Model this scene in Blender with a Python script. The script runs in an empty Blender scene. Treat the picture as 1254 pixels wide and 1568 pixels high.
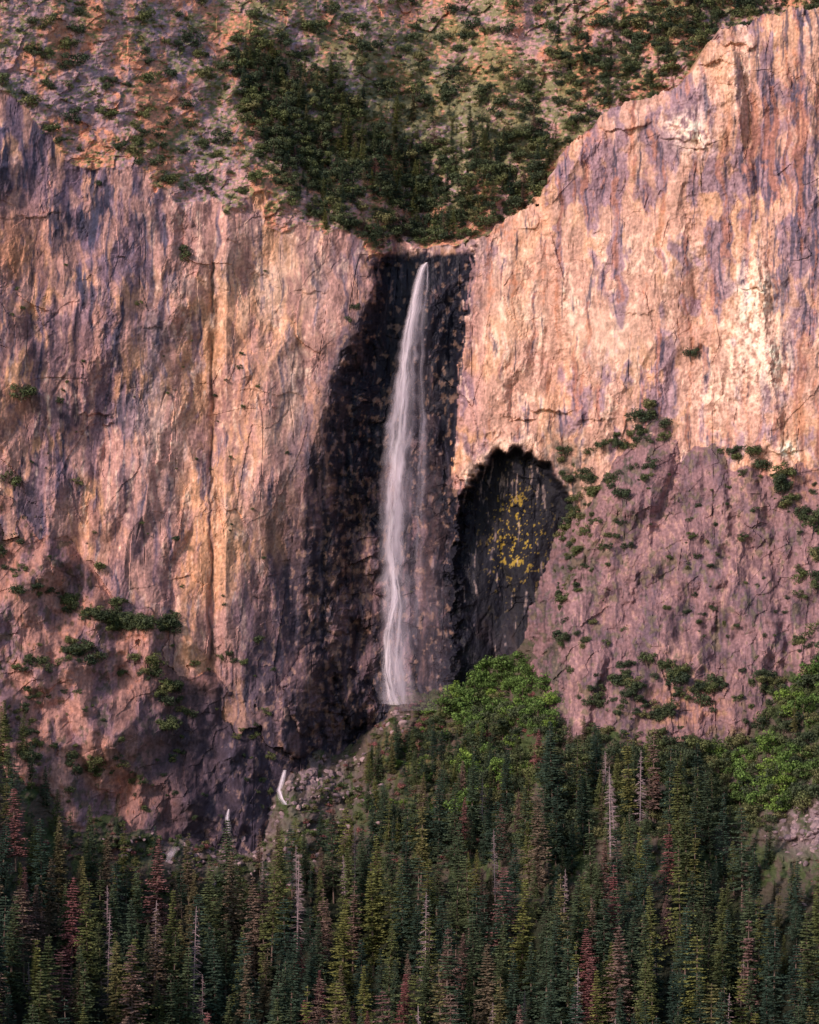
import bpy, math, random
import numpy as np
random.seed(7); RNG=np.random.default_rng(11)
F=np.float32
S=0.274            # metres per pixel of the u,v layout
Z0=300.0
# ---------------------------------------------------------------- noise
def h2(ix,iy,s):
    n=ix.astype(np.int32).astype(np.uint32)*np.uint32(374761393)+iy.astype(np.int32).astype(np.uint32)*np.uint32(668265263)+np.uint32((s*2246822519+12345)&0xffffffff)
    n=(n^(n>>np.uint32(13)))*np.uint32(1274126177)
    n=(n^(n>>np.uint32(15)))*np.uint32(2246822519)
    n=n^(n>>np.uint32(16))
    return ((n&np.uint32(0xffffff)).astype(F))/F(16777216)
def gn(x,y,s=0):
    x=np.asarray(x,F);y=np.asarray(y,F)
    ix=np.floor(x);iy=np.floor(y);fx=x-ix;fy=y-iy
    def c(ox,oy):
        a=h2(ix+ox,iy+oy,s)*F(6.2831853)
        return np.cos(a)*(fx-ox)+np.sin(a)*(fy-oy)
    ux=fx*fx*fx*(fx*(fx*6-15)+10);uy=fy*fy*fy*(fy*(fy*6-15)+10)
    a=c(0,0)*(1-ux)+c(1,0)*ux; b=c(0,1)*(1-ux)+c(1,1)*ux
    return (a*(1-uy)+b*uy)*F(1.5)
def fbm(x,y,s=0,o=4,g=0.5):
    r=0;a=1.0;t=0
    for i in range(o):
        r=r+gn(x*(2.03**i)+i*7.3,y*(2.03**i)-i*3.1,s+i*17)*F(a);t+=a;a*=g
    return r/F(t)*F(1.5)
def worley(x,y,s):
    ix=np.floor(x);iy=np.floor(y)
    f1=np.full(x.shape,9,F);f2=f1.copy();cx=np.zeros_like(f1);cy=cx.copy();hh=cx.copy()
    for ox in (-1,0,1):
        for oy in (-1,0,1):
            jx=ix+ox;jy=iy+oy
            dx=x-(jx+h2(jx,jy,s));dy=y-(jy+h2(jx,jy,s+91))
            d=dx*dx+dy*dy
            m=d<f1
            f2=np.where(m,f1,np.minimum(f2,d))
            f1=np.where(m,d,f1);cx=np.where(m,dx,cx);cy=np.where(m,dy,cy)
            hh=np.where(m,h2(jx,jy,s+57),hh)
    return np.sqrt(f1),np.sqrt(f2),cx,cy,hh
def tri(x,y,s):
    """continuous flat-faceted noise (-.5..+.5): planar triangles like broken rock"""
    ix=np.floor(x);iy=np.floor(y);fx=x-ix;fy=y-iy
    a=h2(ix,iy,s);b=h2(ix+1,iy,s);c=h2(ix,iy+1,s);d=h2(ix+1,iy+1,s)
    flip=h2(ix,iy,s+7)>.5
    r1=np.where(fx>fy,a+(b-a)*fx+(d-b)*fy,a+(c-a)*fy+(d-c)*fx)
    gx=1-fx
    r2=np.where(gx>fy,b+(a-b)*gx+(c-a)*fy,b+(d-b)*fy+(c-d)*gx)
    return np.where(flip,r1,r2)-F(.5)
def frac(a): return a-np.floor(a)
def ss(x,a,b):
    t=np.clip((x-a)/(b-a),0,1);return t*t*(3-2*t)
def mixc(a,b,t): return a+(b-a)*t[...,None]
C=lambda *v: np.array(v,F)
# ---------------------------------------------------------------- grid
ST=1.5
us=np.arange(-170,1425,ST,dtype=F);vs=np.arange(-110,1700,ST,dtype=F)
U,V=np.meshgrid(us,vs)
NV,NU=U.shape
def G(u0,v0,ru,rv): return np.exp(-(((UW-u0)/ru)**2+((VW-v0)/rv)**2))
wx=fbm(U/70,V/70,1,3);wy=fbm(U/70,V/70,2,3)
fxw=fbm(U/16,V/16,3,3);fyw=fbm(U/16,V/16,4,3)
UW=U+wx*10+fxw*6;VW=V+wy*10+fyw*6
def pl(x,pts):
    p=np.array(pts,F);return np.interp(x,p[:,0],p[:,1]).astype(F)
def polysd(pts,x=None,y=None):
    x=UW if x is None else x;y=VW if y is None else y
    d=np.full(x.shape,1e9,F);ins=np.zeros(x.shape,bool);n=len(pts)
    for i in range(n):
        ax,ay=pts[i];bx,by=pts[(i+1)%n]
        ex,ey=bx-ax,by-ay
        t=np.clip(((x-ax)*ex+(y-ay)*ey)/(ex*ex+ey*ey),0,1)
        d=np.minimum(d,(x-ax-t*ex)**2+(y-ay-t*ey)**2)
        if by!=ay:
            c=((ay>y)!=(by>y))&(x<(bx-ax)*(y-ay)/(by-ay)+ax)
            ins^=c
    d=np.sqrt(d);return np.where(ins,d,-d)   # positive inside
# ---------------------------------------------------------------- macro form
baseL=pl(U,[(-170,-60),(0,0),(120,62),(180,68),(312,130),(330,132),(345,120),(480,175),(560,205),(2000,205)])
baseL=baseL+(1000-V)*0.13
baseL=baseL+10*ss(U,312,326)*(1-ss(U,326,420))*ss(V,380,430)
UD=U-(V-400)*.12+fxw*4
baseR=pl(UD,[(0,240),(700,240),(760,228),(842,212),(862,178),(1000,132),(1062,116),(1082,90),(1160,46),(1176,58),(1254,34),(1425,0)])+(1000-V)*0.12
xl=pl(VW,[(380,580),(450,566),(500,556),(560,520),(640,498),(740,470),(850,455),(1000,440),(1200,430)])
US=U+wx*5+fxw*5
xr=pl(V,[(380,728),(450,720),(520,714),(620,708),(720,702),(1100,700)])
tL=ss(UW,xl-10,xl+95*ss(VW,480,700)+26)
gl=tL
tR=1-ss(US,xr-22,xr+6)
wall=285+(1000-V)*0.13
cliff=np.where(UW<650,baseL*(1-tL)+wall*tL, baseR*(1-tR)+wall*tR)
cliff-=26*np.exp(-((UW-672-(VW-700)*0.03)/26)**2)*ss(VW,540,760)
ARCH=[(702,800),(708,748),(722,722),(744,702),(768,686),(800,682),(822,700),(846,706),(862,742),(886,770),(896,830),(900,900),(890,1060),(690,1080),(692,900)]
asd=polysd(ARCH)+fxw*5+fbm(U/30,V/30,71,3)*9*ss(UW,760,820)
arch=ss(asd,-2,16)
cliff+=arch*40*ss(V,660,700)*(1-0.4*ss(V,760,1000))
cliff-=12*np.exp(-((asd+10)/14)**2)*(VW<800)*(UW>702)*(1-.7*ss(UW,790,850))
def roof(u0,v0,w,h,a):
    m=np.exp(-((UW-u0)/w)**4)
    return -a*m*ss(VW,v0-h*3,v0)*(1-ss(VW,v0,v0+3))
for r in [(845,625,34,22,10),(800,640,26,12,9),(985,475,40,18,3),(905,640,28,14,5),(150,630,24,14,12),(165,640,10,6,6),
          (1150,440,20,22,5),(1095,90,24,14,10),(1130,62,24,12,10),(960,185,40,14,9),(1040,210,28,14,8),(1200,690,26,18,7),
          (430,600,30,14,3),(470,440,24,20,3),(350,360,16,18,3),(395,420,14,12,3),(60,330,40,14,4),(230,500,18,20,3)]:
    cliff+=roof(*r)
slab=-200+0.5*(1250-V)+0.7*U+fbm(U/90,V/90,21,3)*40+fbm(U/34,V/40,22,3)*9
cliff=np.minimum(cliff,np.where(U<470,slab+60*ss(U,380,470),1e5))
uu=U-1060
edge=pl(VW,[(600,985),(700,958),(760,930),(850,898),(940,868),(1030,840),(1120,850),(1200,850)])
dome=-106+0.62*(1100-V)+np.where(uu<0,0.0024*uu*uu,-0.28*uu)+fbm(U/80,V/80,23,3)*24+fbm(U/30,V/50,24,3)*7
dome=dome+np.clip(edge-UW,0,400)*2.2
dome=dome+12*np.exp(-((UW-1105+(V-900)*.1)/10)**2)+14*np.exp(-((UW-975+(V-900)*.35)/11)**2)+10*np.exp(-((UW-1190-(V-900)*.12)/9)**2)
domem=dome<cliff
cliff=np.minimum(cliff,dome)
for (a,b,ru,rv,h) in [(478,1060,42,75,48),(455,1110,36,50,30),(545,1080,30,40,34),(520,930,26,50,22),(590,1100,40,22,14),(515,850,18,60,18),(548,720,16,60,14),(500,740,18,70,14),(565,850,14,50,12)]:
    q=1-((UW-a)/ru)**2-((VW-b)/rv)**2
    cliff-=h*np.clip(q,0,1)**.7
vbp=[(-170,1070),(0,1130),(60,1190),(95,1238),(200,1268),(300,1290),(400,1275),(440,1190),(480,1160),(540,1148),(600,1090),(690,1055),(780,1030),(830,1042),(860,1112),(950,1122),(1050,1135),(1110,1150),(1160,1085),(1254,1000),(1425,940)]
vb=pl(us,vbp)
rows=np.clip(((vb-vs[0])/ST).astype(int),0,NV-1)
dref=cliff[rows,np.arange(NU)]
k=np.exp(-(np.arange(-60,61)*ST/32.0)**2);k/=k.sum()
sm=lambda a:np.convolve(np.pad(a,60,mode='edge'),k,'valid').astype(F)
drs=sm(np.minimum(dref,255))
ground=drs[None,:]+(vb[None,:]-V)*1.75+fbm(U/60,V/40,31,4)*30+fbm(U/20,V/14,32,3)*9
isg=ground<cliff
# hill
rimL=[(-170,60),(0,150),(100,222),(200,268),(300,290),(400,310),(470,345),(560,382),(640,378),(1425,372)]
vr=pl(us,rimL)
rows=np.clip(((vr-vs[0])/ST).astype(int),0,NV-1)
d0=cliff[rows,np.arange(NU)];i7=int((700-us[0])/ST);d0[i7:]=d0[i7-12]
d0=sm(d0)
hs=pl(us,[(-170,.45),(150,.5),(330,.95),(1425,1.05)])
hill=d0[None,:]+(vr[None,:]-V)*hs[None,:]+fbm(U/120,V/90,41,4)*pl(us,[(100,16),(350,34)])[None,:]
rimR=pl(UW,[(-200,372),(716,372),(722,362),(760,342),(790,318),(830,292),(850,242),(875,212),(905,183),(960,152),(1035,126),(1060,100),(1080,76),(1092,58),(1120,40),(1165,26),(1205,16),(1254,8),(1425,-50)])
rn=fbm(UW/14,V/14,44,3)*6+tri(U/26,V/26,45)*16
upR=(VW*0.35+V*0.65+rn)<rimR
isr=(U>705)
rimfade=ss(V,rimR,rimR+45)
cliffR=cliff+(1-rimfade)*26*ss(U,740,800)
right=np.where(upR,hill,cliffR)
left=np.maximum(cliff,hill)
D=np.where(isr,right,left)
ishill=np.where(isr,upR,hill>cliff)
D=np.minimum(D,ground)
ishill=ishill&~isg
iscl=(~ishill)&(~isg)
hillw=ishill.astype(F);gw=isg.astype(F);cw=iscl.astype(F)
def blur(a,n=2):
    for _ in range(n):
        a=(np.roll(a,1,0)+np.roll(a,-1,0)+2*a)/4;a=(np.roll(a,1,1)+np.roll(a,-1,1)+2*a)/4
    return a
cws=blur(cw,3)
# ---------------------------------------------------------------- rock detail
def facets(sx,sy,amp,tilt,seed,shear=0.0,warp=0.2,jag=.04):
    x=(U+shear*V)/sx+fbm(U/(sx*2),V/(sy*2),seed+5,2)*warp+fxw*jag
    y=V/sy+fbm(U/(sx*2),V/(sy*2),seed+6,2)*warp+fyw*jag
    f1,f2,cx,cy,h=worley(x,y,seed)
    o=(h-0.5)*amp+ (frac(h*37.7)-0.5)*tilt*sx*cx+(frac(h*91.3)-0.5)*tilt*0.8*sy*cy*0.5
    return o,1-ss(f2-f1,0.0,0.07),h
def pf(sx,sy,seed,shear=0,w=.9):
    return tri((U+shear*V)/sx+fbm(U/(sx*2.3),V/(sy*2.3),seed+3,2)*w,(V+.25*shear*U)/sy+fbm(U/(sx*2.3),V/(sy*2.3),seed+4,2)*w,seed)
t1=pf(95,200,501,.14);t2=pf(44,96,511,-.16);t3=pf(20,46,521,.2);t4=pf(9,19,531,-.12);t5=pf(5,7,541,.2)
o1,k1,h1=facets(60,150,3,0.16,101,0.05,.2,.02)
o2,k2,h2_=facets(24,60,1.8,0.20,111,-0.05,0.2,.03)
o3,k3,h3=facets(9,20,1.0,0.35,121,0.06,0.2)
o4,k4,h4=facets(32,26,5,0.75,131,0.5,0.25)
o5,k5,h5=facets(60,30,2.6,0.2,141,0.0,0.3)
def crack(sx,sy,seed,th,shear=0,w=.22):
    n=gn((U+shear*V)/sx+fbm(U/(sx*2),V/(sy*.5),seed+3,3)*w,V/sy,seed)
    return 1-ss(np.abs(n),0,th)
cA=crack(44,600,201,0.02,.08,.12)*ss(fbm(U/60,V/120,205,3),0.08,0.25)
cB=crack(19,350,211,0.04,-.05,.12)*ss(fbm(U/40,V/70,215,3),0.2,0.4)
cM=np.exp(-((UW*0.2+U*0.8-(322+fbm(U/40,V/60,7,2)*6))/2.4)**2)*ss(V,370,420)*(1-ss(V,1000,1040))*ss(fbm(U/20,V/60,8,2),-.5,.1)
smooth=np.clip(G(930,510,60,50)+0.8*G(440,430,50,60)+0.6*G(800,470,60,60)+0.4*G(385,640,40,110)+0.5*G(700,370,30,14)+.3*G(880,330,70,50)+.3*G(980,380,60,40),0,1)
slabw=((U<460)&(slab<=cliff+8)).astype(F)
dm=domem.astype(F)
rimd=np.where(isr,ss(V,rimR,rimR+60),ss(V,vr[None,:]-5,vr[None,:]+110))
rock=cws*(1-0.8*smooth)
gul=ss(gl,0.2,0.9)*(UW<640)+0.0
gul=np.clip(gul+0.5*np.exp(-((UW-670)/30)**2),0,1)*ss(V,500,640)
brk=np.clip(dm+slabw,0,1)
rough=ss(fbm(U/60,V/90,341,3),-.05,.45)
sheet=ss(fbm(U/110,V/60,342,3)+.3*G(1080,120,120,100)+.3*G(900,600,120,60),.15,.4)
det=t1*58*rimd*(1-.4*gl)+t2*27*(.7+.5*gul)+t3*11.5*(.5+.7*rough+.5*gul)+t4*4.8*(.35+.8*rough+.4*gul)+t5*1.7*(.4+.6*rough)
det+=o1*rimd*.7+o2*(0.3+0.6*rough+0.5*gul)+o3*(0.3+.6*rough+.5*gul)+o4*(.9*gul+.35*brk)+o5*sheet*.7*(1-gul)
det+=fbm(U/11,V/24,301,4)*(.4+.9*rough)+fbm(U/4,V/5,305,3)*(.4+.5*rough)
det+=cA*2.2+cB*1.1+cM*4
det+=(fbm(U/60,V/150,311,3)*8+fbm(U/150,V/260,312,3)*26*(1-brk)*(1-gl))*rimd
D=D+rock*det
D=D+blur(hillw,2)*(fbm(U/24,V/16,321,4)*7+o4*0.8+o3*0.5)+gw*(fbm(U/14,V/10,331,4)*6+o3*0.8)
# ---------------------------------------------------------------- colour (material albedo, with some shade and lit facets painted in)
pink=C(.47,.285,.26);orange=C(.58,.34,.225);cream=C(.71,.52,.42);mauve=C(.27,.185,.235);pur=C(.175,.13,.185);dark=C(.020,.024,.046);rust=C(.46,.205,.13)
n1=fbm(U/90,V/130,401,4);n2=fbm(U/36,V/60,402,4);n3=fbm(U/9,V/14,403,4);n4=fbm(U/3.5,V/4.5,404,3)
st=fbm(U/14+wx*.7,V/160,405,4)*.9;st2=fbm(U/6+wx*.9,V/100,406,4)*.9;st3=fbm(U/30+wx*.5,V/230,407,3);st4=fbm(U/3.2+wx*1.4,V/40,408,3)
bl=t2*.5+t3*.4+(h2_-.5)*.2
col=mixc(np.broadcast_to(pink,U.shape+(3,)),orange,ss(n1+n2*0.5+st*.5+bl*.4+0.10,-0.1,0.45))
col=mixc(col,mauve,ss(n2*0.7+st*0.8+n3*0.2+st3*.6+bl*.5+.0,0.02,0.42)*0.85)
col=mixc(col,cream,ss(n3*.6+n2*0.7+st2*.6-bl*.5,0.15,0.5)*0.5)
wl=(1-ss(UW,170,330))*(1-ss(VW,640,950)*0.5)  # left-wall mauve mask; its lower part also paints in the wall's shade
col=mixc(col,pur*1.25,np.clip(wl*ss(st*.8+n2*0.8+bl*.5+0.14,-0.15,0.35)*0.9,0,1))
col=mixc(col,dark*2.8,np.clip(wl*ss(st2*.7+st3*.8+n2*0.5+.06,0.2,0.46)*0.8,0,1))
col=mixc(col,C(.54,.27,.155),np.clip((G(25,390,55,80)+G(25,620,34,110)*0.8+G(380,560,50,200)*0.75+G(440,420,50,60)*0.3+G(300,860,50,130)*.7+G(150,820,60,120)*.6+G(120,560,40,80)*.4+G(60,1080,80,60)*.3),0,1)*ss(n2+n3*.6+st*.4,-.5,.25)*.8)
col=mixc(col,cream,np.clip(G(400,430,90,70)*0.9+G(430,620,40,80)*0.7+G(360,780,40,120)*0.35+G(240,650,40,110)*.45,0,1)*ss(n2*.8+st,-.6,.1)*0.75)
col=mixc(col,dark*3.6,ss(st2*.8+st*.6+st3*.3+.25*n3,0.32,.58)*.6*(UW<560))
col=mixc(col,cream*1.0,ss(st2*.9-st*.4+.4*n3,0.34,.55)*.45*(UW<560)*ss(V,440,600)*(1-ss(V,900,1000)))
wr=ss(U,720,760)*(1-dm)
col=mixc(col,C(.60,.385,.29),wr*0.5)
col=mixc(col,cream*1.03,wr*np.clip(ss(n3*.5+st3*0.6+n2*0.7+st2*.3-bl*.4,0.02,0.45)*0.62+smooth*0.5,0,1))
mm=st3*.7+n2*0.8+st*.4+n3*.25+bl*.4-0.05+G(1010,230,130,80)*0.5+G(900,290,80,50)*0.45+G(1215,330,55,260)*0.5-.5*G(800,500,100,120)-.3*G(1150,520,50,100)+.3*G(1010,600,40,60)+.3*G(760,600,30,60)
col=mixc(col,mauve*1.12,wr*ss(mm,0.02,0.42)*0.85)
col=mixc(col,dark*3.0,wr*ss(st2*.9+st*.5+0.38*ss(UW,1110,1190)*(1-ss(V,380,600))+0.15*n2+.1*ss(mm,0,.4),0.38,0.6)*0.68)
col=mixc(col,rust,wr*ss(st*.9+.3*n3+0.4*G(1200,180,70,110)+0.35*G(1200,640,60,100)-0.05,0.2,0.45)*0.6)
col=mixc(col,C(.84,.69,.57),np.clip(G(1152,450,20,60)+G(1065,205,28,28)*.9+G(1190,560,26,60)*.7+G(1205,690,18,16)+G(1095,600,40,40)*.5+G(1040,190,24,12)*.6+G(1150,520,34,80)*.6+G(1000,100,60,20)*.3+G(1110,110,30,50)*.35,0,1)*ss(n3*.8+st2*.4+n4*.4,-0.4,0.2)*0.85)
col=mixc(col,rust*1.1,np.clip(G(800,425,50,26)*.6+G(1090,90,30,30)*.5+G(770,350,50,20)*.8+G(905,200,30,20)*.6,0,1)*ss(n3,-.2,.3)*.85)
dcol=mixc(np.broadcast_to(C(.31,.195,.21),U.shape+(3,)),C(.20,.14,.175),ss(n2+n3*0.7+bl*.6,-0.2,0.4))
dcol=mixc(dcol,C(.45,.28,.235),ss(n3+n1*0.5,0.1,0.5)*0.6)
dcol=mixc(dcol,pur*0.5,ss(st2+n2*0.3,0.2,0.5)*0.6*ss(V,830,900))
dcol=mixc(dcol,C(.12,.12,.08),ss(n3+n2*.7-.06+.3*np.exp(-((edge-UW)/40)**2),.22,.45)*.65)
dcol=mixc(dcol,C(.46,.24,.16),np.clip(G(1050,1080,80,40)+G(1220,720,60,60),0,1)*ss(n3,-.4,.3)*0.65)
col=mixc(col,dcol,dm*0.97)
scol=mixc(np.broadcast_to(C(.42,.24,.21),U.shape+(3,)),mauve,ss(n2+st*0.3+bl*.5,-0.1,0.4)*0.75)
scol=mixc(scol,rust,ss(n3+n1*.5,.15,.6)*.5)
scol=mixc(scol,C(.11,.11,.075),ss(n3+n2*.7-.06,.22,.45)*.65)
scol=mixc(scol,pur*.5,ss(UW,150,310)*ss(VW,980,1090)*0.88)
col=mixc(col,scol,slabw)
rampw=np.exp(-((UW-pl(VW,[(640,850),(700,870),(800,885),(900,890)]))/34)**2)*ss(VW,640,690)*(1-dm)
col=mixc(col,C(.13,.12,.10),rampw*ss(n3,-.4,.2)*.85)
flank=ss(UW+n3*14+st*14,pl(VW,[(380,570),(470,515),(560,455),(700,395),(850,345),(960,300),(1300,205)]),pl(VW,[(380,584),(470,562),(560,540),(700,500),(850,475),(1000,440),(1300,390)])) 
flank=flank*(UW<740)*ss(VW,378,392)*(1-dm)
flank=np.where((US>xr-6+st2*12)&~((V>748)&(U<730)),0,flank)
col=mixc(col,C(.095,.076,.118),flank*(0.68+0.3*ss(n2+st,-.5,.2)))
wet=np.clip(flank*ss(UW+st*20,pl(VW,[(380,578),(500,530),(600,478),(700,450),(900,425)]),pl(VW,[(380,590),(500,562),(600,535),(700,525),(900,540)])),0,1)
wetn=ss(st*.7+n2*.8+n3*.4+bl*.4+0.85*(1-ss(VW,600,780))+.3*G(540,740,60,140)+.9*G(704,900,30,220)+.3*G(620,1000,20,80)+.25*G(450,960,40,80)+0.06,-0.15,0.28)
col=mixc(col,dark,wet*wetn*0.95)
col=mixc(col,C(.17,.098,.10),np.clip(G(662,860,22,150)*.85+G(545,960,35,90)*.6+G(480,1060,40,50)*.8+G(540,880,26,60)*.6+G(660,640,10,60)*.3+G(515,820,16,60)*.5,0,1)*flank*ss(n3+n2,-.4,.3)*0.9)
col=mixc(col,C(.42,.27,.20),flank*ss(n3+h3*0.4-.1+.35*G(590,620,14,30)+.35*G(690,600,20,16)+.3*G(530,850,60,170)+.2*G(490,1080,50,60),.42,.6)*0.5)  # pale rock flecks; in the left gully they paint in lit facets
col=mixc(col,C(.15,.14,.20),flank*ss(st2+.3*n3,.26,.5)*.4)
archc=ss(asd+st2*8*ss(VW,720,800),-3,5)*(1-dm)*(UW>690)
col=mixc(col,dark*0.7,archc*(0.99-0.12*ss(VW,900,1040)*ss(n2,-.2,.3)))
lich=ss(n3+n4*.8+.75*np.clip(G(795,762,18,12)+.5*G(800,865,28,14)+.4*G(765,830,26,26)+.3*G(790,810,34,60),0,1)-0.33,.28,.42)
col=mixc(col,C(.38,.27,.055),archc*lich*np.clip(G(790,820,50,90)*1.2,0,1)*.9)
col=mixc(col,cream*0.7,archc*ss(st2+n3*.3+.2*G(760,720,60,30)-.1,.38,.55)*0.6*ss(VW,690,720))
col=mixc(col,C(.15,.14,.20),archc*ss(st2+.3*n3-.08,.22,.5)*.35)
col=mixc(col,C(.66,.47,.38),np.exp(-((asd+9)/8)**2)*(VW<750)*(UW>706)*(UW<830)*(1-dm)*.85)
col=mixc(col,C(.45,.36,.38),np.clip(G(690,364,34,10),0,1)*0.9)
kk=np.clip(cA*.7+cB*.45+cM*.8,0,1)*(1-.6*smooth)
col=col*(1-0.5*kk)[...,None]
col=col*(1+0.14*(h3-.5)+0.12*(h2_-.5)+(0.28*n4+.18*st4)*(1-.6*smooth)+.24*n3)[...,None]
lum=np.clip(col.mean(-1),.01,1)
col=col*(np.clip((lum/.36),.25,1.5)[...,None]**.42)
lum=col.mean(-1)[...,None]
col=np.where((lum>.10),lum+(col-lum)*1.10,col)
# hill
soil=mixc(np.broadcast_to(C(.50,.30,.285),U.shape+(3,)),C(.62,.29,.19),ss(n2+n1+.4*G(260,150,140,140),-.05,.4))
soil=mixc(soil,C(.33,.24,.30),ss(n3-n1+.6*(1-ss(U,60,240))*ss(V,60,160)-.3*ss(U,700,800),.1,.4)*.75)
gb=ss(fbm(U/9,V/4.5,431,4)+.6*fbm(U/60,V/40,432,3)+.45*G(620,110,280,110)+.3*G(750,200,150,60)-.3*G(160,120,180,160)-.25*G(830,30,60,40),-.08,.22)
hc=mixc(soil,C(.18,.20,.085),gb*.85)
hc=hc*(1+.4*n4)[...,None]
col=np.where(ishill[...,None],hc,col)
# ground
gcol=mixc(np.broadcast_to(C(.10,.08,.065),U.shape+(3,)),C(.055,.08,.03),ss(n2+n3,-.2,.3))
tal=np.clip(G(475,1190,75,42)+.8*G(360,1285,130,40)+.7*G(590,1110,36,22)+1.6*G(1215,1235,50,44),0,1)
gcol=mixc(gcol,C(.24,.175,.195),tal*ss(h3+n3,.2,.7))
gcol=mixc(gcol,C(.22,.10,.09),np.clip(G(640,1140,70,50),0,1)*ss(n3,-.1,.3)*.7)
gcol=mixc(gcol,C(.12,.18,.03),np.clip(G(615,1165,40,18)+.7*G(430,1290,60,14),0,1)*ss(n3,-.3,.2)*.8)
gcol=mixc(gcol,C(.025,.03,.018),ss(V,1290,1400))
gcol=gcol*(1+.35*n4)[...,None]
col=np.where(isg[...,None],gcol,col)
col=np.clip(col,0.010,.85)
wetA=np.clip(wet*wetn+archc*.6,0,1)*cw
# ---------------------------------------------------------------- mesh
def W(u,v,d): return np.stack([(u-627)*S,d*S,(784-v)*S+Z0],-1)
P=W(U,V,D).reshape(-1,3).astype(F)
idx=np.arange(NU*NV).reshape(NV,NU)
q=np.stack([idx[1:,:-1],idx[1:,1:],idx[:-1,1:],idx[:-1,:-1]],-1).reshape(-1,4)
me=bpy.data.meshes.new("granite_cliff")
me.vertices.add(len(P));me.vertices.foreach_set("co",P.ravel())
me.loops.add(q.size);me.loops.foreach_set("vertex_index",q.ravel().astype(np.int32))
me.polygons.add(len(q));me.polygons.foreach_set("loop_start",np.arange(0,q.size,4,dtype=np.int32));me.polygons.foreach_set("loop_total",np.full(len(q),4,np.int32))
me.update(calc_edges=True)
ca=me.color_attributes.new("Col",'FLOAT_COLOR','POINT')
rgba=np.concatenate([col.reshape(-1,3),wetA.reshape(-1,1)],1).astype(F)
ca.data.foreach_set("color",rgba.ravel())
me.polygons.foreach_set("use_smooth",np.zeros(len(q),bool))
cliff_ob=bpy.data.objects.new("granite_cliff_terrain",me);bpy.context.scene.collection.objects.link(cliff_ob)

def newmat(name):
    m=bpy.data.materials.new(name);m.use_nodes=True
    nt=m.node_tree;b=nt.nodes["Principled BSDF"];return m,nt,b
m,nt,b=newmat("granite")
N=nt.nodes;L=nt.links
at=N.new("ShaderNodeAttribute");at.attribute_name="Col"
tc=N.new("ShaderNodeTexCoord");mp=N.new("ShaderNodeMapping");mp.inputs['Scale'].default_value=(1,1,.6)
L.new(tc.outputs['Object'],mp.inputs[0])
no=N.new("ShaderNodeTexNoise");no.inputs['Scale'].default_value=1.6;no.inputs['Detail'].default_value=4;no.inputs['Roughness'].default_value=.65
L.new(mp.outputs[0],no.inputs['Vector'])
mr=N.new("ShaderNodeMapRange");mr.inputs[1].default_value=.3;mr.inputs[2].default_value=.7;mr.inputs[3].default_value=.84;mr.inputs[4].default_value=1.16
L.new(no.outputs[0],mr.inputs[0])
mx=N.new("ShaderNodeVectorMath");mx.operation='SCALE'
L.new(at.outputs['Color'],mx.inputs[0]);L.new(mr.outputs[0],mx.inputs['Scale'])
L.new(mx.outputs[0],b.inputs['Base Color'])
rr=N.new("ShaderNodeMapRange");rr.inputs[3].default_value=.9;rr.inputs[4].default_value=.55
L.new(at.outputs['Alpha'],rr.inputs[0]);L.new(rr.outputs[0],b.inputs['Roughness'])
b.inputs['Specular IOR Level'].default_value=.22
bp=N.new("ShaderNodeBump");bp.inputs['Strength'].default_value=.4;bp.inputs['Distance'].default_value=.4
L.new(no.outputs[0],bp.inputs['Height']);L.new(bp.outputs[0],b.inputs['Normal'])
me.materials.append(m)

def simple_mesh(name,verts,faces,mat):
    k_=bpy.data.meshes.new(name);k_.from_pydata(verts,[],faces);k_.materials.append(mat)
    o=bpy.data.objects.new(name,k_);bpy.context.scene.collection.objects.link(o);return o
mg,nt2,b2=newmat("meadow_ground");b2.inputs['Roughness'].default_value=1
nn=nt2.nodes.new("ShaderNodeTexNoise");nn.inputs['Scale'].default_value=.05;rp=nt2.nodes.new("ShaderNodeValToRGB")
rp.color_ramp.elements[0].color=(.02,.03,.012,1);rp.color_ramp.elements[1].color=(.07,.07,.03,1)
tcc=nt2.nodes.new("ShaderNodeTexCoord");nt2.links.new(tcc.outputs['Object'],nn.inputs[0]);nt2.links.new(nn.outputs[0],rp.inputs[0]);nt2.links.new(rp.outputs[0],b2.inputs['Base Color'])
zf=float(P[:,2].min())+4
simple_mesh("valley_ground",[(-6000,-5000,zf),(6000,-5000,zf),(6000,-150,zf),(-6000,-150,zf)],[(0,1,2,3)],mg)

def sample(u,v):
    i=np.clip(((v-vs[0])/ST),0,NV-1).astype(int);j=np.clip(((u-us[0])/ST),0,NU-1).astype(int)
    return D[i,j],i,j
# ---------------------------------------------------------------- prototypes
def leafmat(name,cols,rough=.85):
    m,nt,b=newmat(name);N=nt.nodes;L=nt.links
    oi=N.new("ShaderNodeObjectInfo");r=N.new("ShaderNodeValToRGB");r.color_ramp.interpolation='LINEAR'
    while len(r.color_ramp.elements)<len(cols): r.color_ramp.elements.new(.5)
    for e,(p,c) in zip(r.color_ramp.elements,cols): e.position=p;e.color=(*c,1)
    L.new(oi.outputs['Random'],r.inputs[0])
    ge=N.new("ShaderNodeNewGeometry");mr=N.new("ShaderNodeMapRange");mr.inputs[3].default_value=.5;mr.inputs[4].default_value=1.6
    L.new(ge.outputs['Random Per Island'],mr.inputs[0])
    s=N.new("ShaderNodeVectorMath");s.operation='SCALE';L.new(r.outputs[0],s.inputs[0]);L.new(mr.outputs[0],s.inputs['Scale'])
    L.new(s.outputs[0],b.inputs['Base Color']);b.inputs['Roughness'].default_value=rough;b.inputs['Specular IOR Level'].default_value=.15
    return m
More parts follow.
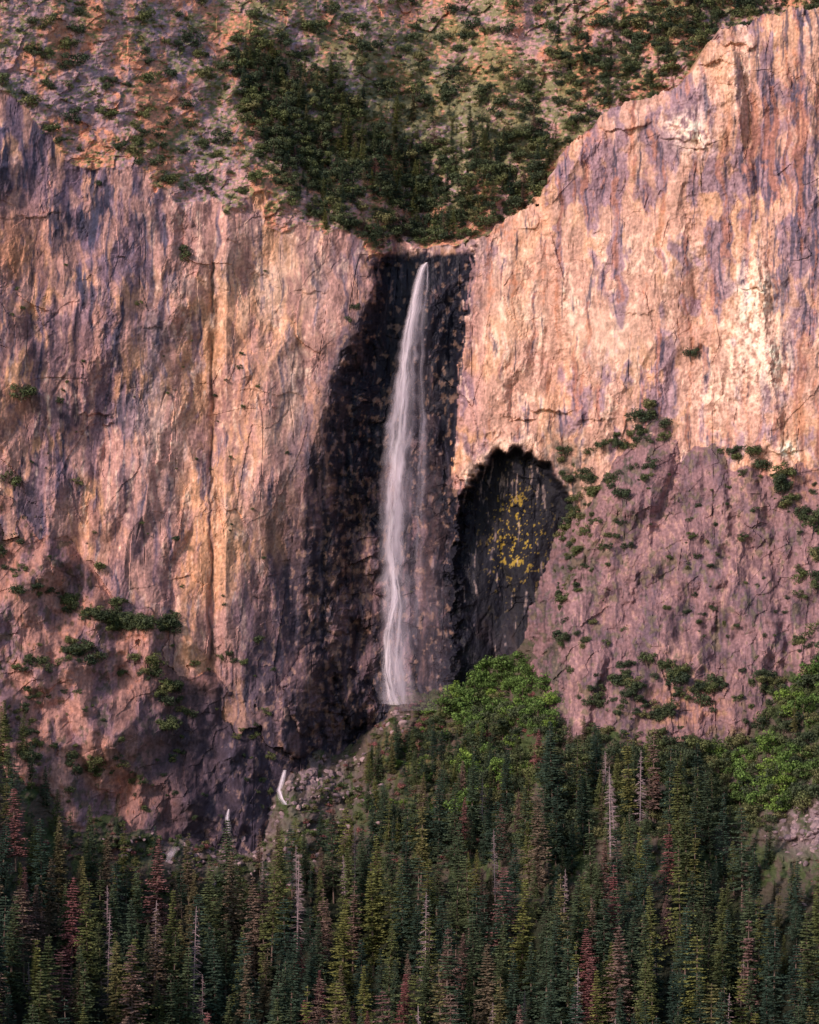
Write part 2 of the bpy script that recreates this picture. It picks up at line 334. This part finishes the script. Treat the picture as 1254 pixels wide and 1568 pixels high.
con_m=leafmat("conifer_needles",[(0,(.026,.050,.038)),(.25,(.040,.068,.046)),(.48,(.064,.090,.046)),(.66,(.10,.12,.045)),(.80,(.14,.15,.045)),(.88,(.13,.105,.07)),(.955,(.17,.11,.10)),(1,(.21,.08,.085))])
oak_m=leafmat("oak_leaves",[(0,(.042,.062,.038)),(.5,(.064,.086,.045)),(.8,(.10,.125,.05)),(1,(.14,.14,.065))])
bright_m=leafmat("maple_leaves",[(0,(.07,.12,.035)),(.5,(.10,.175,.045)),(1,(.16,.25,.05))])
brush_m=leafmat("manzanita_leaves",[(0,(.12,.135,.065)),(.5,(.17,.185,.08)),(.8,(.22,.215,.10)),(1,(.28,.17,.12))])
redb_m=leafmat("dogwood_leaves",[(0,(.055,.08,.035)),(.45,(.09,.125,.045)),(.7,(.13,.12,.06)),(.85,(.18,.10,.08)),(1,(.25,.09,.10))])
bark,ntb,bb=newmat("bark");bb.inputs['Base Color'].default_value=(.15,.105,.09,1);bb.inputs['Roughness'].default_value=.95
snag,nts,bs=newmat("dead_wood");bs.inputs['Base Color'].default_value=(.30,.225,.245,1);bs.inputs['Roughness'].default_value=.95
def conv(name,verts,faces,mats,fm):
    k_=bpy.data.meshes.new(name);k_.from_pydata(verts,[],faces)
    for a in mats:k_.materials.append(a)
    k_.polygons.foreach_set("material_index",fm);k_.update()
    return bpy.data.objects.new(name,k_)
def trunk(vt,fc,fm,r,h,n=6,mi=1,x=0,y=0,z0=0):
    b0=len(vt)
    for i in range(n):
        a=2*math.pi*i/n;vt.append((x+r*math.cos(a),y+r*math.sin(a),z0))
    for i in range(n):
        a=2*math.pi*i/n;vt.append((x+r*.25*math.cos(a),y+r*.25*math.sin(a),h))
    for i in range(n):
        j=(i+1)%n;fc.append((b0+i,b0+j,b0+n+j,b0+n+i));fm.append(mi)
def conifer(name,seed,wid=.16,tiers=36,base=.1,mat=None,gap=0.0,pw=.8,rd=(6,9)):
    R=random.Random(seed);vt=[];fc=[];fm=[]
    trunk(vt,fc,fm,.012,1.0)
    lob=[R.uniform(.7,1.25) for _ in range(5)]
    for t in range(tiers):
        z=base+(0.985-base)*(t/(tiers-1))**.95
        if R.random()<gap: continue
        env=wid*((1-z)/(1-base))**pw*min(1,.55+ (z-base)*6)+.006
        env*=R.uniform(.75,1.15)
        for kx in range(R.randint(*rd)):
            a=R.random()*6.283;ln=env*R.uniform(.5,1.15)*lob[int(a/6.284*5)];dr=R.uniform(.15,.55)*(1-.6*z)
            ca_,sa=math.cos(a),math.sin(a)
            nseg=4
            for s in range(nseg):
                f=(s+.6)/nseg;rx=ln*f;zz=z-dr*rx+ .25*rx*f*.5
                w=(.024+.02*(1-z))*(1-.55*f)*R.uniform(.6,1.3)
                for sd in (-1,1):
                    px,py=ca_*rx,sa*rx
                    tx,ty=-sa*sd,ca_*sd
                    i0=len(vt)
                    vt.append((px-ca_*.008,py-sa*.008,zz+.004))
                    vt.append((px+tx*w*.9+ca_*w*.2,py+ty*w*.9+sa*w*.2,zz-w*R.uniform(.1,.6)))
                    vt.append((px+ca_*w*1.1+tx*w*.2,py+sa*w*1.1+ty*w*.2,zz-w*R.uniform(-.1,.4)))
                    fc.append((i0,i0+1,i0+2));fm.append(0)
    return conv(name,vt,fc,[mat,bark],fm)
def snagtree(name,seed):
    R=random.Random(seed);vt=[];fc=[];fm=[]
    trunk(vt,fc,fm,.011,1.0,mi=0)
    for t in range(130):
        z=R.uniform(.15,.97);a=R.random()*6.283;ln=.13*(1-z)**.7*R.uniform(.4,1.1)+.01
        c,s=math.cos(a),math.sin(a);w=.0028
        up=R.uniform(-.5,.15)*ln
        for q_ in range(3):
            i0=len(vt);f0=q_/3*.8;o_=R.uniform(-.35,.35)
            c2,s2=math.cos(a+o_),math.sin(a+o_);l2=ln*(1-f0)
            bx,by,bz=c*ln*f0,s*ln*f0,z+up*f0
            vt+= [(bx,by,bz-w),(bx,by,bz+w),(bx+c2*l2,by+s2*l2,bz+up*(1-f0)+R.uniform(-.2,.2)*l2)]
            fc+= [(i0,i0+1,i0+2)];fm+=[0]
    return conv(name,vt,fc,[snag],fm)
def broad(name,seed,mat,nl=11,leaves=70,flat=.8,ls=.075,tr=True):
    R=random.Random(seed);vt=[];fc=[];fm=[]
    if tr: trunk(vt,fc,fm,.03,.5,n=5)
    for l in range(nl):
        a=R.random()*6.283;rr=R.random()**.5*.36;cx,cy=rr*math.cos(a),rr*math.sin(a);cz=(.22 if tr else .12)+R.random()*.55*flat*(1-rr*.8);cr=R.uniform(.12,.22)
        if tr:
            i0=len(vt);vt+= [(0,0,.1),(.012,0,.12),(cx,cy,cz)];fc.append((i0,i0+1,i0+2));fm.append(1)
        for k_ in range(leaves):
            d=np.array([R.gauss(0,1),R.gauss(0,1),R.gauss(0,1)]);d/=np.linalg.norm(d);rad=cr*R.uniform(.55,1.08)
            p=np.array([cx,cy,cz])+d*rad*np.array([1,1,.8])
            t1=np.cross(d+np.array([R.gauss(0,.5),R.gauss(0,.5),R.gauss(0,.5)]),[.3,.1,1]);t1/=np.linalg.norm(t1)+1e-6
            t2=np.cross(d,t1);s=ls*R.uniform(.4,1.0)
            i0=len(vt);vt+= [tuple(p-t1*s*.5),tuple(p+t2*s*.6),tuple(p+t1*s*.5),tuple(p-t2*s*.5)]
            fc.append((i0,i0+1,i0+2,i0+3));fm.append(0)
    return conv(name,vt,fc,[mat,bark],fm)
def boulder(name,seed):
    R=random.Random(seed);import bmesh
    bm=bmesh.new();bmesh.ops.create_icosphere(bm,subdivisions=3,radius=.5)
    pls=[(np.array([R.gauss(0,1),R.gauss(0,1),R.gauss(0,1)]),R.uniform(.28,.42)) for _ in range(14)]
    for v in bm.verts:
        p=np.array(v.co)
        for n,dd in pls:
            n=n/np.linalg.norm(n);q_=p@n
            if q_>dd:p=p-n*(q_-dd)
        v.co=p*np.array([1.2,1,.75])
    k_=bpy.data.meshes.new(name);bm.to_mesh(k_);bm.free();k_.materials.append(bould_m);return bpy.data.objects.new(name,k_)
bould_m=leafmat("boulder_granite",[(0,(.14,.105,.125)),(.5,(.22,.16,.18)),(1,(.34,.25,.255))])
def coll(name,obs):
    c=bpy.data.collections.new(name)
    for o in obs:c.objects.link(o)
    return c
cn=[conifer("conifer_a",1,.19,38,.08,con_m),conifer("conifer_b",2,.155,40,.12,con_m,.08,.9),conifer("conifer_c",3,.22,34,.15,con_m,.1,.7),
    conifer("conifer_d",4,.14,34,.2,con_m,.18,.6),conifer("conifer_e",5,.20,42,.06,con_m,0.05,1.0),conifer("conifer_f",6,.20,28,.25,con_m,.2,.5),
    snagtree("conifer_g_dead",8),snagtree("conifer_h_dead",9)]
C_con=coll("conifer_kinds",cn)
C_oak=coll("oak_kinds",[broad("oak_%d"%i,20+i,oak_m,12+i,75) for i in range(4)])
C_bri=coll("maple_kinds",[broad("maple_%d"%i,30+i,bright_m,13,80,1.0) for i in range(3)])
C_bru=coll("brush_kinds",[broad("brush_%d"%i,40+i,brush_m,8,40,.5,.12,False) for i in range(3)])
C_red=coll("dogwood_kinds",[broad("dogwood_%d"%i,50+i,redb_m,8,50,.6,.10,False) for i in range(3)])
C_bou=coll("boulder_kinds",[boulder("boulder_%d"%i,60+i) for i in range(4)])
def scatter(name,cl,pts,sc,ids,tilt=.06):
    n=len(pts);k_=bpy.data.meshes.new(name);k_.vertices.add(n);k_.vertices.foreach_set("co",np.asarray(pts,F).ravel())
    a=k_.attributes.new("scl",'FLOAT_VECTOR','POINT');sc=np.asarray(sc,F)
    if sc.ndim==1: sc=np.stack([sc*RNG.uniform(.85,1.2,n),sc*RNG.uniform(.85,1.2,n),sc],1)
    a.data.foreach_set("vector",sc.astype(F).ravel())
    r=np.stack([RNG.normal(0,tilt,n),RNG.normal(0,tilt,n),RNG.uniform(0,6.28,n)],1).astype(F)
    a=k_.attributes.new("rot",'FLOAT_VECTOR','POINT');a.data.foreach_set("vector",r.ravel())
    a=k_.attributes.new("kid",'INT','POINT');a.data.foreach_set("value",np.asarray(ids,np.int32))
    o=bpy.data.objects.new(name,k_);bpy.context.scene.collection.objects.link(o)
    g=bpy.data.node_groups.new(name+"_gn",'GeometryNodeTree')
    g.interface.new_socket("Geometry",in_out='INPUT',socket_type='NodeSocketGeometry');g.interface.new_socket("Geometry",in_out='OUTPUT',socket_type='NodeSocketGeometry')
    gi=g.nodes.new('NodeGroupInput');go=g.nodes.new('NodeGroupOutput')
    ip=g.nodes.new('GeometryNodeInstanceOnPoints');ci=g.nodes.new('GeometryNodeCollectionInfo')
    ci.inputs['Collection'].default_value=cl;ci.inputs['Separate Children'].default_value=True;ci.inputs['Reset Children'].default_value=True
    def na(nm,tp):
        x=g.nodes.new('GeometryNodeInputNamedAttribute');x.data_type=tp;x.inputs['Name'].default_value=nm;return x.outputs[0]
    g.links.new(gi.outputs[0],ip.inputs['Points']);g.links.new(ci.outputs[0],ip.inputs['Instance']);ip.inputs['Pick Instance'].default_value=True
    g.links.new(na("kid",'INT'),ip.inputs['Instance Index']);g.links.new(na("scl",'FLOAT_VECTOR'),ip.inputs['Scale'])
    er=g.nodes.new('FunctionNodeEulerToRotation');g.links.new(na("rot",'FLOAT_VECTOR'),er.inputs[0]);g.links.new(er.outputs[0],ip.inputs['Rotation'])
    g.links.new(ip.outputs[0],go.inputs[0])
    mo=o.modifiers.new("scatter",'NODES');mo.node_group=g;return o
def place(u,v,sink=0):
    u=np.asarray(u,F);v=np.asarray(v,F);d,i,j=sample(u,v);p=W(u,v,d-1);p[:,2]-=sink;return p,i,j
def cand(n,u0,u1,v0,v1): return RNG.uniform(u0,u1,n).astype(F),RNG.uniform(v0,v1,n).astype(F)
def nz(u,v,sc,seed): return fbm(u/sc,v/sc,seed,3)
def thin(u,v,rx,ry):
    cell={};o=[]
    for i in range(len(u)):
        kx,ky=int(u[i]//rx),int(v[i]//ry);ok=True
        for a in (-1,0,1):
            for b_ in (-1,0,1):
                for j in cell.get((kx+a,ky+b_),()):
                    if ((u[i]-u[j])/rx)**2+((v[i]-v[j])/ry)**2<1: ok=False;break
                if not ok:break
            if not ok:break
        if ok: cell.setdefault((kx,ky),[]).append(i);o.append(i)
    return np.array(o)
# --- conifer forest on the talus apron
vtree=[(-170,1150),(0,1215),(60,1275),(100,1310),(200,1340),(300,1360),(420,1365),(500,1325),(540,1300),(640,1275),(710,1255),(740,1205),(850,1175),(950,1185),(1050,1200),(1110,1270),(1160,1330),(1220,1340),(1254,1150),(1300,1080),(1425,1010)]
u,v=cand(5200,-165,1420,1040,1690)
vt_=pl(u,vtree);keep=(v>vt_+RNG.uniform(-18,30,len(u)))
u,v=u[keep],v[keep]
k_=thin(u,v,27,16);u,v=u[k_],v[k_]
p,i,j=place(u,v,1)
n=len(u)
hgt=RNG.uniform(19,40,n)+12*np.clip((v-1280)/300,0,1);hgt*=np.where(RNG.random(n)<.3,.6,1)
hgt=np.where(v-pl(u,vtree)<30,hgt*.7,hgt)
kid=RNG.integers(0,6,n);kid=np.where(RNG.random(n)<.06,RNG.integers(6,8,n),kid)
scatter("conifer_forest",C_con,p,hgt,kid,.03)
print("conifers",n)
uu_=[];vv_=[];hh_=[]
for (a,b_,h) in [(736,1270,24),(920,1225,24),(930,1260,26),(545,1340,24),(790,1200,22),(770,1215,18),(985,1190,20),(870,1150,15),(890,1140,14),(905,1160,17),(820,1170,17),(700,1230,14),(680,1210,12),(1150,1300,18),(575,378,14),(585,372,9),(497,345,9),(533,350,8),(858,210,12),(690,160,9),(610,235,8),(818,120,9),(388,170,9),(45,1150,19),(15,1160,24),(80,1225,17),(30,1210,24),(-10,1180,24),(60,1195,20),(20,1130,18),(40,1240,26),(100,1270,20),(120,1290,17),(1240,1110,19),(1200,1120,15),(190,1290,15),(430,1330,22),(455,1310,18),(490,1300,20),(510,1275,14),(400,1335,20),(470,1340,22)]:
    uu_.append(a);vv_.append(b_);hh_.append(h)
u,v=cand(100,560,760,1150,1300);uu_+=list(u);vv_+=list(v);hh_+=list(RNG.uniform(8,18,100))
u,v=cand(1000,345,860,60,372);pd=polysd([(345,60),(480,80),(560,150),(800,190),(860,190),(840,290),(760,335),(650,372),(520,352),(430,300),(385,210)],u,v)
kq=(pd>0)&(RNG.random(1000)<.45);uu_+=list(u[kq]);vv_+=list(v[kq]);hh_+=list(RNG.uniform(7,14,kq.sum()))
u,v=cand(140,860,1280,-60,170);_,i,j=sample(u,v);kq=ishill[i,j];uu_+=list(u[kq]);vv_+=list(v[kq]);hh_+=list(RNG.uniform(6,12,kq.sum()))
p,i,j=place(uu_,vv_,.5);n=len(uu_)
kid=RNG.integers(0,6,n);kid[:4]=[6,7,7,6]
scatter("hillside_conifers",C_con,p,np.stack([np.array(hh_)*1.2,np.array(hh_)*1.2,np.array(hh_)],1),kid,.03)
# --- oaks : upper hillside
u,v=cand(12000,-165,1420,-100,385)
den=np.full(len(u),.04,F)+.11*ss(nz(u,v,60,501),.05,.4)
POLYD=[(345,60),(470,75),(540,150),(590,215),(700,215),(800,190),(855,200),(845,290),(760,338),(650,374),(520,356),(430,310),(385,210)]
sd=polysd(POLYD,u+14*nz(u,v,30,7),v+14*nz(u,v,30,8))
den=np.maximum(den,ss(sd,-12,12)*(.5+.45*ss(nz(u,v,40,12),-.35,.15)))
den=np.maximum(den,.75*ss(polysd([(860,60),(980,20),(1000,-40),(1300,-60),(1300,0),(1160,20),(1080,70),(1030,110),(960,150),(900,170)],u,v),-10,10)*ss(nz(u,v,40,9),-.45,.05))
den=np.maximum(den,.32*ss(polysd([(345,-20),(600,0),(900,60),(860,200),(560,160),(400,90)],u,v),0,20)*ss(nz(u,v,36,10),-.05,.3))
_,i,j=sample(u,v);kp=(RNG.random(len(u))<den)&ishill[i,j]
u,v=u[kp],v[kp];k_=thin(u,v,9,6);u,v=u[k_],v[k_];p,i,j=place(u,v,.6)
n=len(u);scatter("hillside_oak_trees",C_oak,p,RNG.uniform(4.5,11,n)*np.where(RNG.random(n)<.35,.6,1),RNG.integers(0,4,n));print("oaks",n)
# --- brush on hill
u,v=cand(9000,-165,1420,-100,385);_,i,j=sample(u,v);kp=ishill[i,j]&(RNG.random(len(u))<np.clip(.06+gb[i,j]*.7,0,1));u,v=u[kp],v[kp];p,i,j=place(u,v,.2);n=len(u)
scatter("hillside_brush",C_bru,p,RNG.uniform(1.3,3.6,n),RNG.integers(0,3,n))
# --- shrubs on ledges and slabs (clustered)
su=[];sv=[];sz=[]
def line(pts,n,j,s0,s1,cl=4):
    pts=np.array(pts,float);seg=np.hypot(*(pts[1:]-pts[:-1]).T);cs=np.r_[0,np.cumsum(seg)]
    m_=max(1,n//cl)
    for c_ in range(m_):
        t=(c_+RNG.uniform(0,1))/m_*cs[-1];cu=np.interp(t,cs,pts[:,0])+RNG.normal(0,j);cv=np.interp(t,cs,pts[:,1])+RNG.normal(0,j)
        kk_=RNG.integers(1,cl*2);s_=RNG.uniform(s0,s1)
        su.extend(cu+RNG.normal(0,12,kk_));sv.extend(cv+RNG.normal(0,7,kk_));sz.extend(s_*RNG.uniform(.5,1.1,kk_))
line([(0,820),(25,870),(60,900),(110,930),(180,950),(250,960),(285,965)],68,6,6,12)
line([(80,990),(110,1000),(145,1010)],16,6,8,13)
line([(0,970),(40,1060),(60,1130),(100,1160),(190,1160),(230,1150)],40,16,4,10)
line([(220,1000),(270,1070),(300,1090)],16,10,7,12)
line([(1003,620),(985,655),(965,690),(930,735),(895,780),(880,820),(870,880),(866,940),(850,1000)],80,8,4,10,3)
line([(862,665),(872,700),(878,760),(884,850)],40,6,3.5,9,3)
line([(1120,700),(1165,725),(1205,725),(1225,775),(1245,830),(1240,960)],36,8,5,11,3)
line([(915,1030),(1020,1035),(1075,1050),(1150,1075),(1205,1030),(1254,980)],56,18,5,12)
line([(900,1075),(1000,1100),(1070,1130),(1090,1160)],56,16,5,12)
line([(890,1000),(905,900),(950,780)],18,18,3,8)
for a,b_,s in [(278,392,9),(276,378,7),(543,468,7),(532,485,4.5),(210,463,5),(35,605,12),(45,600,8),(90,612,5),(365,560,4),(22,738,12),(150,868,7),(180,925,9),(118,738,6),(270,825,5),(1060,542,9),(1020,668,8),(1000,712,9),(1055,795,4),(1105,690,5),(150,945,11),(372,620,4),(300,700,2.5),(200,232,9),(150,278,5),(120,225,4),(35,470,3),(440,690,3),(905,690,6),(1240,800,12),(1250,850,12),(1110,770,3),(725,1030,4),(950,760,10),(985,640,12),(630,905,1.5),(345,320,4),(250,270,8),(300,270,8),(370,290,8),(1200,725,12),(1165,712,10)]:
    su.append(a);sv.append(b_);sz.append(s)
u,v=cand(90,0,420,980,1250);su+=list(u);sv+=list(v);sz+=list(RNG.uniform(1.5,6,90))
u,v=cand(110,850,1254,720,1120);su+=list(u);sv+=list(v);sz+=list(RNG.uniform(1.2,5,110))
u,v=cand(44,0,420,400,950);su+=list(u);sv+=list(v);sz+=list(RNG.uniform(.9,2.8,44))
su=np.array(su);sv=np.array(sv);sz=np.array(sz)
bad=(su>690)&(su<850)&(sv>600)&(sv<1020);su,sv,sz=su[~bad],sv[~bad],sz[~bad]
p,i,j=place(su,sv,1.0);n=len(su);p[:,1]-=.6;p[:,2]-=sz*.2
scatter("ledge_shrubs",C_oak,p,sz,RNG.integers(0,4,n),.15)
# --- deciduous band at the cliff foot
u,v=cand(2400,560,1420,1000,1330)
A=polysd([(720,1050),(790,1018),(835,1045),(850,1110),(800,1135),(745,1120),(660,1095)],u,v)
B=polysd([(1080,1150),(1120,1165),(1190,1140),(1230,1180),(1190,1225),(1110,1230)],u,v)
B2=polysd([(1180,1050),(1254,1030),(1300,1010),(1300,1110),(1200,1110)],u,v)
A2=polysd([(610,1110),(700,1070),(800,1120),(820,1180),(700,1250),(560,1260),(540,1200)],u,v)
kp=((A>-5)&(RNG.random(len(u))<.8))|((B>-3)&(RNG.random(len(u))<.6))|((B2>0)&(RNG.random(len(u))<.5))|((A2>0)&(RNG.random(len(u))<.14));u,v=u[kp],v[kp];k_=thin(u,v,12,9);u,v=u[k_],v[k_];p,i,j=place(u,v,.5);n=len(u)
scatter("maple_trees",C_bri,p,np.where(u<690,RNG.uniform(4,8,n),RNG.uniform(6,15,n)),RNG.integers(0,3,n))
u,v=cand(3600,540,1420,980,1330);A=polysd([(640,1095),(700,1065),(850,1110),(1050,1130),(1110,1150),(1160,1085),(1254,1000),(1420,940),(1420,1200),(1254,1200),(1150,1260),(740,1290),(560,1310),(600,1230)],u,v)
_,i,j=sample(u,v)
kp=(A>0)&(RNG.random(len(u))<np.where(u<720,.5,.75))&isg[i,j];u,v=u[kp],v[kp];k_=thin(u,v,12,9);u,v=u[k_],v[k_];p,i,j=place(u,v,.5);n=len(u)
scatter("apron_oak_trees",C_oak,p,np.where(u<720,RNG.uniform(4,10,n),RNG.uniform(6,13,n)),RNG.integers(0,4,n))
u,v=cand(5000,60,900,1040,1400);_,i,j=sample(u,v)
A=polysd([(600,1095),(690,1055),(840,1050),(850,1150),(740,1290),(600,1330),(480,1350),(400,1390),(100,1350),(60,1240),(430,1270),(540,1160)],u,v)
kp=isg[i,j]&(A>0)&(RNG.random(len(u))<.8-.4*tal[i,j]);u,v=u[kp],v[kp];p,i,j=place(u,v,.3);n=len(u)
scatter("talus_brush",C_red,p,RNG.uniform(2.0,6.0,n)*np.where(RNG.random(n)<.4,.6,1),RNG.integers(0,3,n))
# boulders
u,v=cand(8000,60,1300,1090,1390);_,i,j=sample(u,v)
t=tal[i,j];kp=isg[i,j]&(RNG.random(len(u))<t*.9);u,v=u[kp],v[kp];p,i,j=place(u,v,.2);n=len(u)
scatter("talus_boulders",C_bou,p,RNG.uniform(.8,3.2,n)*np.where(RNG.random(n)<.05,1.8,1),RNG.integers(0,4,n),.5)
# ---------------------------------------------------------------- waterfall
def watermat(name,dens,colr,nsx,nsy,lo,hi):
    m,nt,b=newmat(name);N=nt.nodes;L=nt.links
    uv=N.new("ShaderNodeUVMap");uv.uv_map="UVMap"
    mp=N.new("ShaderNodeMapping");mp.inputs['Scale'].default_value=(nsx,nsy,1);L.new(uv.outputs[0],mp.inputs[0])
    no=N.new("ShaderNodeTexNoise");no.inputs['Scale'].default_value=1;no.inputs['Detail'].default_value=6;no.inputs['Roughness'].default_value=.6;no.inputs['Distortion'].default_value=.4
    L.new(mp.outputs[0],no.inputs['Vector'])
    mr=N.new("ShaderNodeMapRange");mr.inputs[1].default_value=lo;mr.inputs[2].default_value=hi;L.new(no.outputs[0],mr.inputs[0])
    at=N.new("ShaderNodeAttribute");at.attribute_name="dens"
    mu=N.new("ShaderNodeMath");mu.operation='MULTIPLY';L.new(mr.outputs[0],mu.inputs[0]);L.new(at.outputs['Fac'],mu.inputs[1])
    m2=N.new("ShaderNodeMath");m2.operation='MULTIPLY';m2.use_clamp=True;m2.inputs[1].default_value=dens;L.new(mu.outputs[0],m2.inputs[0])
    b.inputs['Base Color'].default_value=(*colr,1);b.inputs['Roughness'].default_value=.9;b.inputs['Specular IOR Level'].default_value=.1
    L.new(m2.outputs[0],b.inputs['Alpha']);return m
def ribbon(name,path,mat,depth,bulge,par,nx=14,edgep=1.3,rows=160,wob=1.0,seed=0):
    p=np.array(path,float);vv=np.linspace(p[0,0],p[-1,0],rows);uc=np.interp(vv,p[:,0],p[:,1]);hw=np.interp(vv,p[:,0],p[:,2]);dn=np.interp(vv,p[:,0],p[:,3])
    uc=uc+wob*fbm(vv/40.0,vv*0,900+seed,3)*2.2;hw=hw*(1+.3*wob*fbm(vv/22.0,vv*0,950+seed,3))
    vt=[];dens=[];uvs=[]
    for a in range(rows):
        for c in range(nx+1):
            t=c/nx*2-1;x=uc[a]+t*hw[a];d,_,_=sample(np.array([uc[a]],F),np.array([vv[a]],F))
            dd=float(d[0])-depth-bulge*math.sqrt(max(0,1-t*t))
            vt.append(tuple(W(x,vv[a],dd)));dens.append(dn[a]*(1-abs(t)**1.6)**edgep);uvs.append((c/nx+seed*.37,(vv[a]-p[0,0])/100))
    fc=[(a*(nx+1)+c,(a+1)*(nx+1)+c,(a+1)*(nx+1)+c+1,a*(nx+1)+c+1) for a in range(rows-1) for c in range(nx)]
    k_=bpy.data.meshes.new(name);k_.from_pydata(vt,[],fc);k_.materials.append(mat)
    at=k_.attributes.new("dens",'FLOAT','POINT');at.data.foreach_set("value",np.array(dens,F))
    uvl=k_.uv_layers.new(name="UVMap")
    for l in k_.loops: uvl.data[l.index].uv=uvs[l.vertex_index]
    k_.polygons.foreach_set("use_smooth",np.ones(len(fc),bool))
    o=bpy.data.objects.new(name,k_);bpy.context.scene.collection.objects.link(o);o.parent=par;return o
_sample=sample
def sample_wall(u,v):
    return (np.array([285+(1000-v[0])*0.13-38],F),0,0)
par=bpy.data.objects.new("waterfall",None);bpy.context.scene.collection.objects.link(par)
mA=watermat("falling_water",1.5,(.82,.75,.84),4,1.5,.33,.70)
mB=watermat("falling_spray",1.0,(.76,.68,.80),3.5,.9,.32,.72)
mC=watermat("drifting_mist",.34,(.62,.52,.67),2,.6,.3,.85)
main=[(396,654,3,1),(402,648,7,1),(415,643,7,1),(450,635,8,.9),(520,625,10,.8),(600,616,12,.75),(680,608,12,.7),(760,602,11,.65),(830,599,8,.65),(880,602,8,.9),(915,606,8,.95),(940,600,8,.9),(980,594,8,.85),(1030,593,9,.95),(1060,598,10,.95),(1082,604,14,.8)]
sample=sample_wall
ribbon("main_stream",main,mA,18,6,par,seed=1)
ribbon("veil",[(400,650,7,.5),(430,643,11,.75),(520,627,17,.85),(620,615,24,.9),(720,608,28,.9),(820,603,28,.8),(920,606,26,.7),(1000,606,26,.65),(1080,610,32,.75)],mB,26,9,par,seed=2)
ribbon("side_stream",[(398,655,2.5,.8),(430,655,3.5,.5),(480,648,5,.35),(560,645,7,.3),(640,648,8,.35),(760,645,9,.3),(900,640,9,.25),(960,640,7,.1)],mB,14,3,par,8,seed=3)
ribbon("right_strand",[(885,608,2,.6),(915,614,3,.8),(960,611,4,.5),(1000,607,4,.4),(1050,606,4,.6)],mA,22,3,par,8,seed=5)
ribbon("mist",[(430,650,16,.1),(520,640,32,.2),(640,634,44,.45),(760,630,54,.75),(900,632,60,.9),(1000,632,66,.9),(1090,634,72,.7)],mC,34,16,par,20,1.6,seed=4)
ribbon("splash",[(905,606,5,.1),(918,608,10,.9),(940,604,11,.6),(970,598,8,.1)],mB,30,5,par,10,seed=6)
sample=_sample
par2=bpy.data.objects.new("lower_cascade",None);bpy.context.scene.collection.objects.link(par2)
ribbon("cascade",[(1180,436,3,1),(1195,432,5,1),(1210,428,6,1),(1222,433,8,.9),(1230,440,8,.6)],mA,8,1,par2,6,seed=7,wob=.4)
ribbon("cascade_foot",[(1236,352,1.5,.8),(1250,350,4,.9),(1264,352,5,.8),(1272,350,5,.5)],mA,8,1,par2,6,seed=8,wob=.4)
ribbon("cascade_pool",[(1290,275,10,.2),(1300,268,7,.9),(1312,262,6,.5)],mB,8,1,par2,6,seed=10)
# ---------------------------------------------------------------- camera, light
cam=bpy.data.cameras.new("camera");co=bpy.data.objects.new("camera",cam);bpy.context.scene.collection.objects.link(co)
cam.sensor_fit='HORIZONTAL';cam.sensor_width=36;DD=3500
cam.lens=36*DD/(1254*S);cam.clip_start=50;cam.clip_end=20000
co.location=(0,-DD+30,Z0);co.rotation_euler=(math.radians(90),0,0);bpy.context.scene.camera=co
el=math.radians(28);az=math.radians(-44)   # sun behind the viewer, to the left
sv_=(math.sin(az)*math.cos(el),-math.cos(az)*math.cos(el),math.sin(el))
from mathutils import Vector
sl=bpy.data.lights.new("sun",'SUN');sl.energy=3.3;sl.angle=math.radians(6);sl.color=(1,.75,.67)
so=bpy.data.objects.new("sun",sl);bpy.context.scene.collection.objects.link(so)
so.rotation_euler=Vector(sv_).to_track_quat('Z','Y').to_euler()
w=bpy.data.worlds.new("World");bpy.context.scene.world=w;w.use_nodes=True
bg=w.node_tree.nodes['Background'];sk=w.node_tree.nodes.new("ShaderNodeTexSky");sk.sky_type='NISHITA';sk.sun_disc=False
sk.sun_elevation=el;sk.sun_rotation=math.atan2(sv_[0],sv_[1]);sk.dust_density=1.5
w.node_tree.links.new(sk.outputs[0],bg.inputs[0]);bg.inputs[1].default_value=.14
sc=bpy.context.scene;sc.view_settings.view_transform='Standard';sc.view_settings.look='None';sc.view_settings.exposure=0
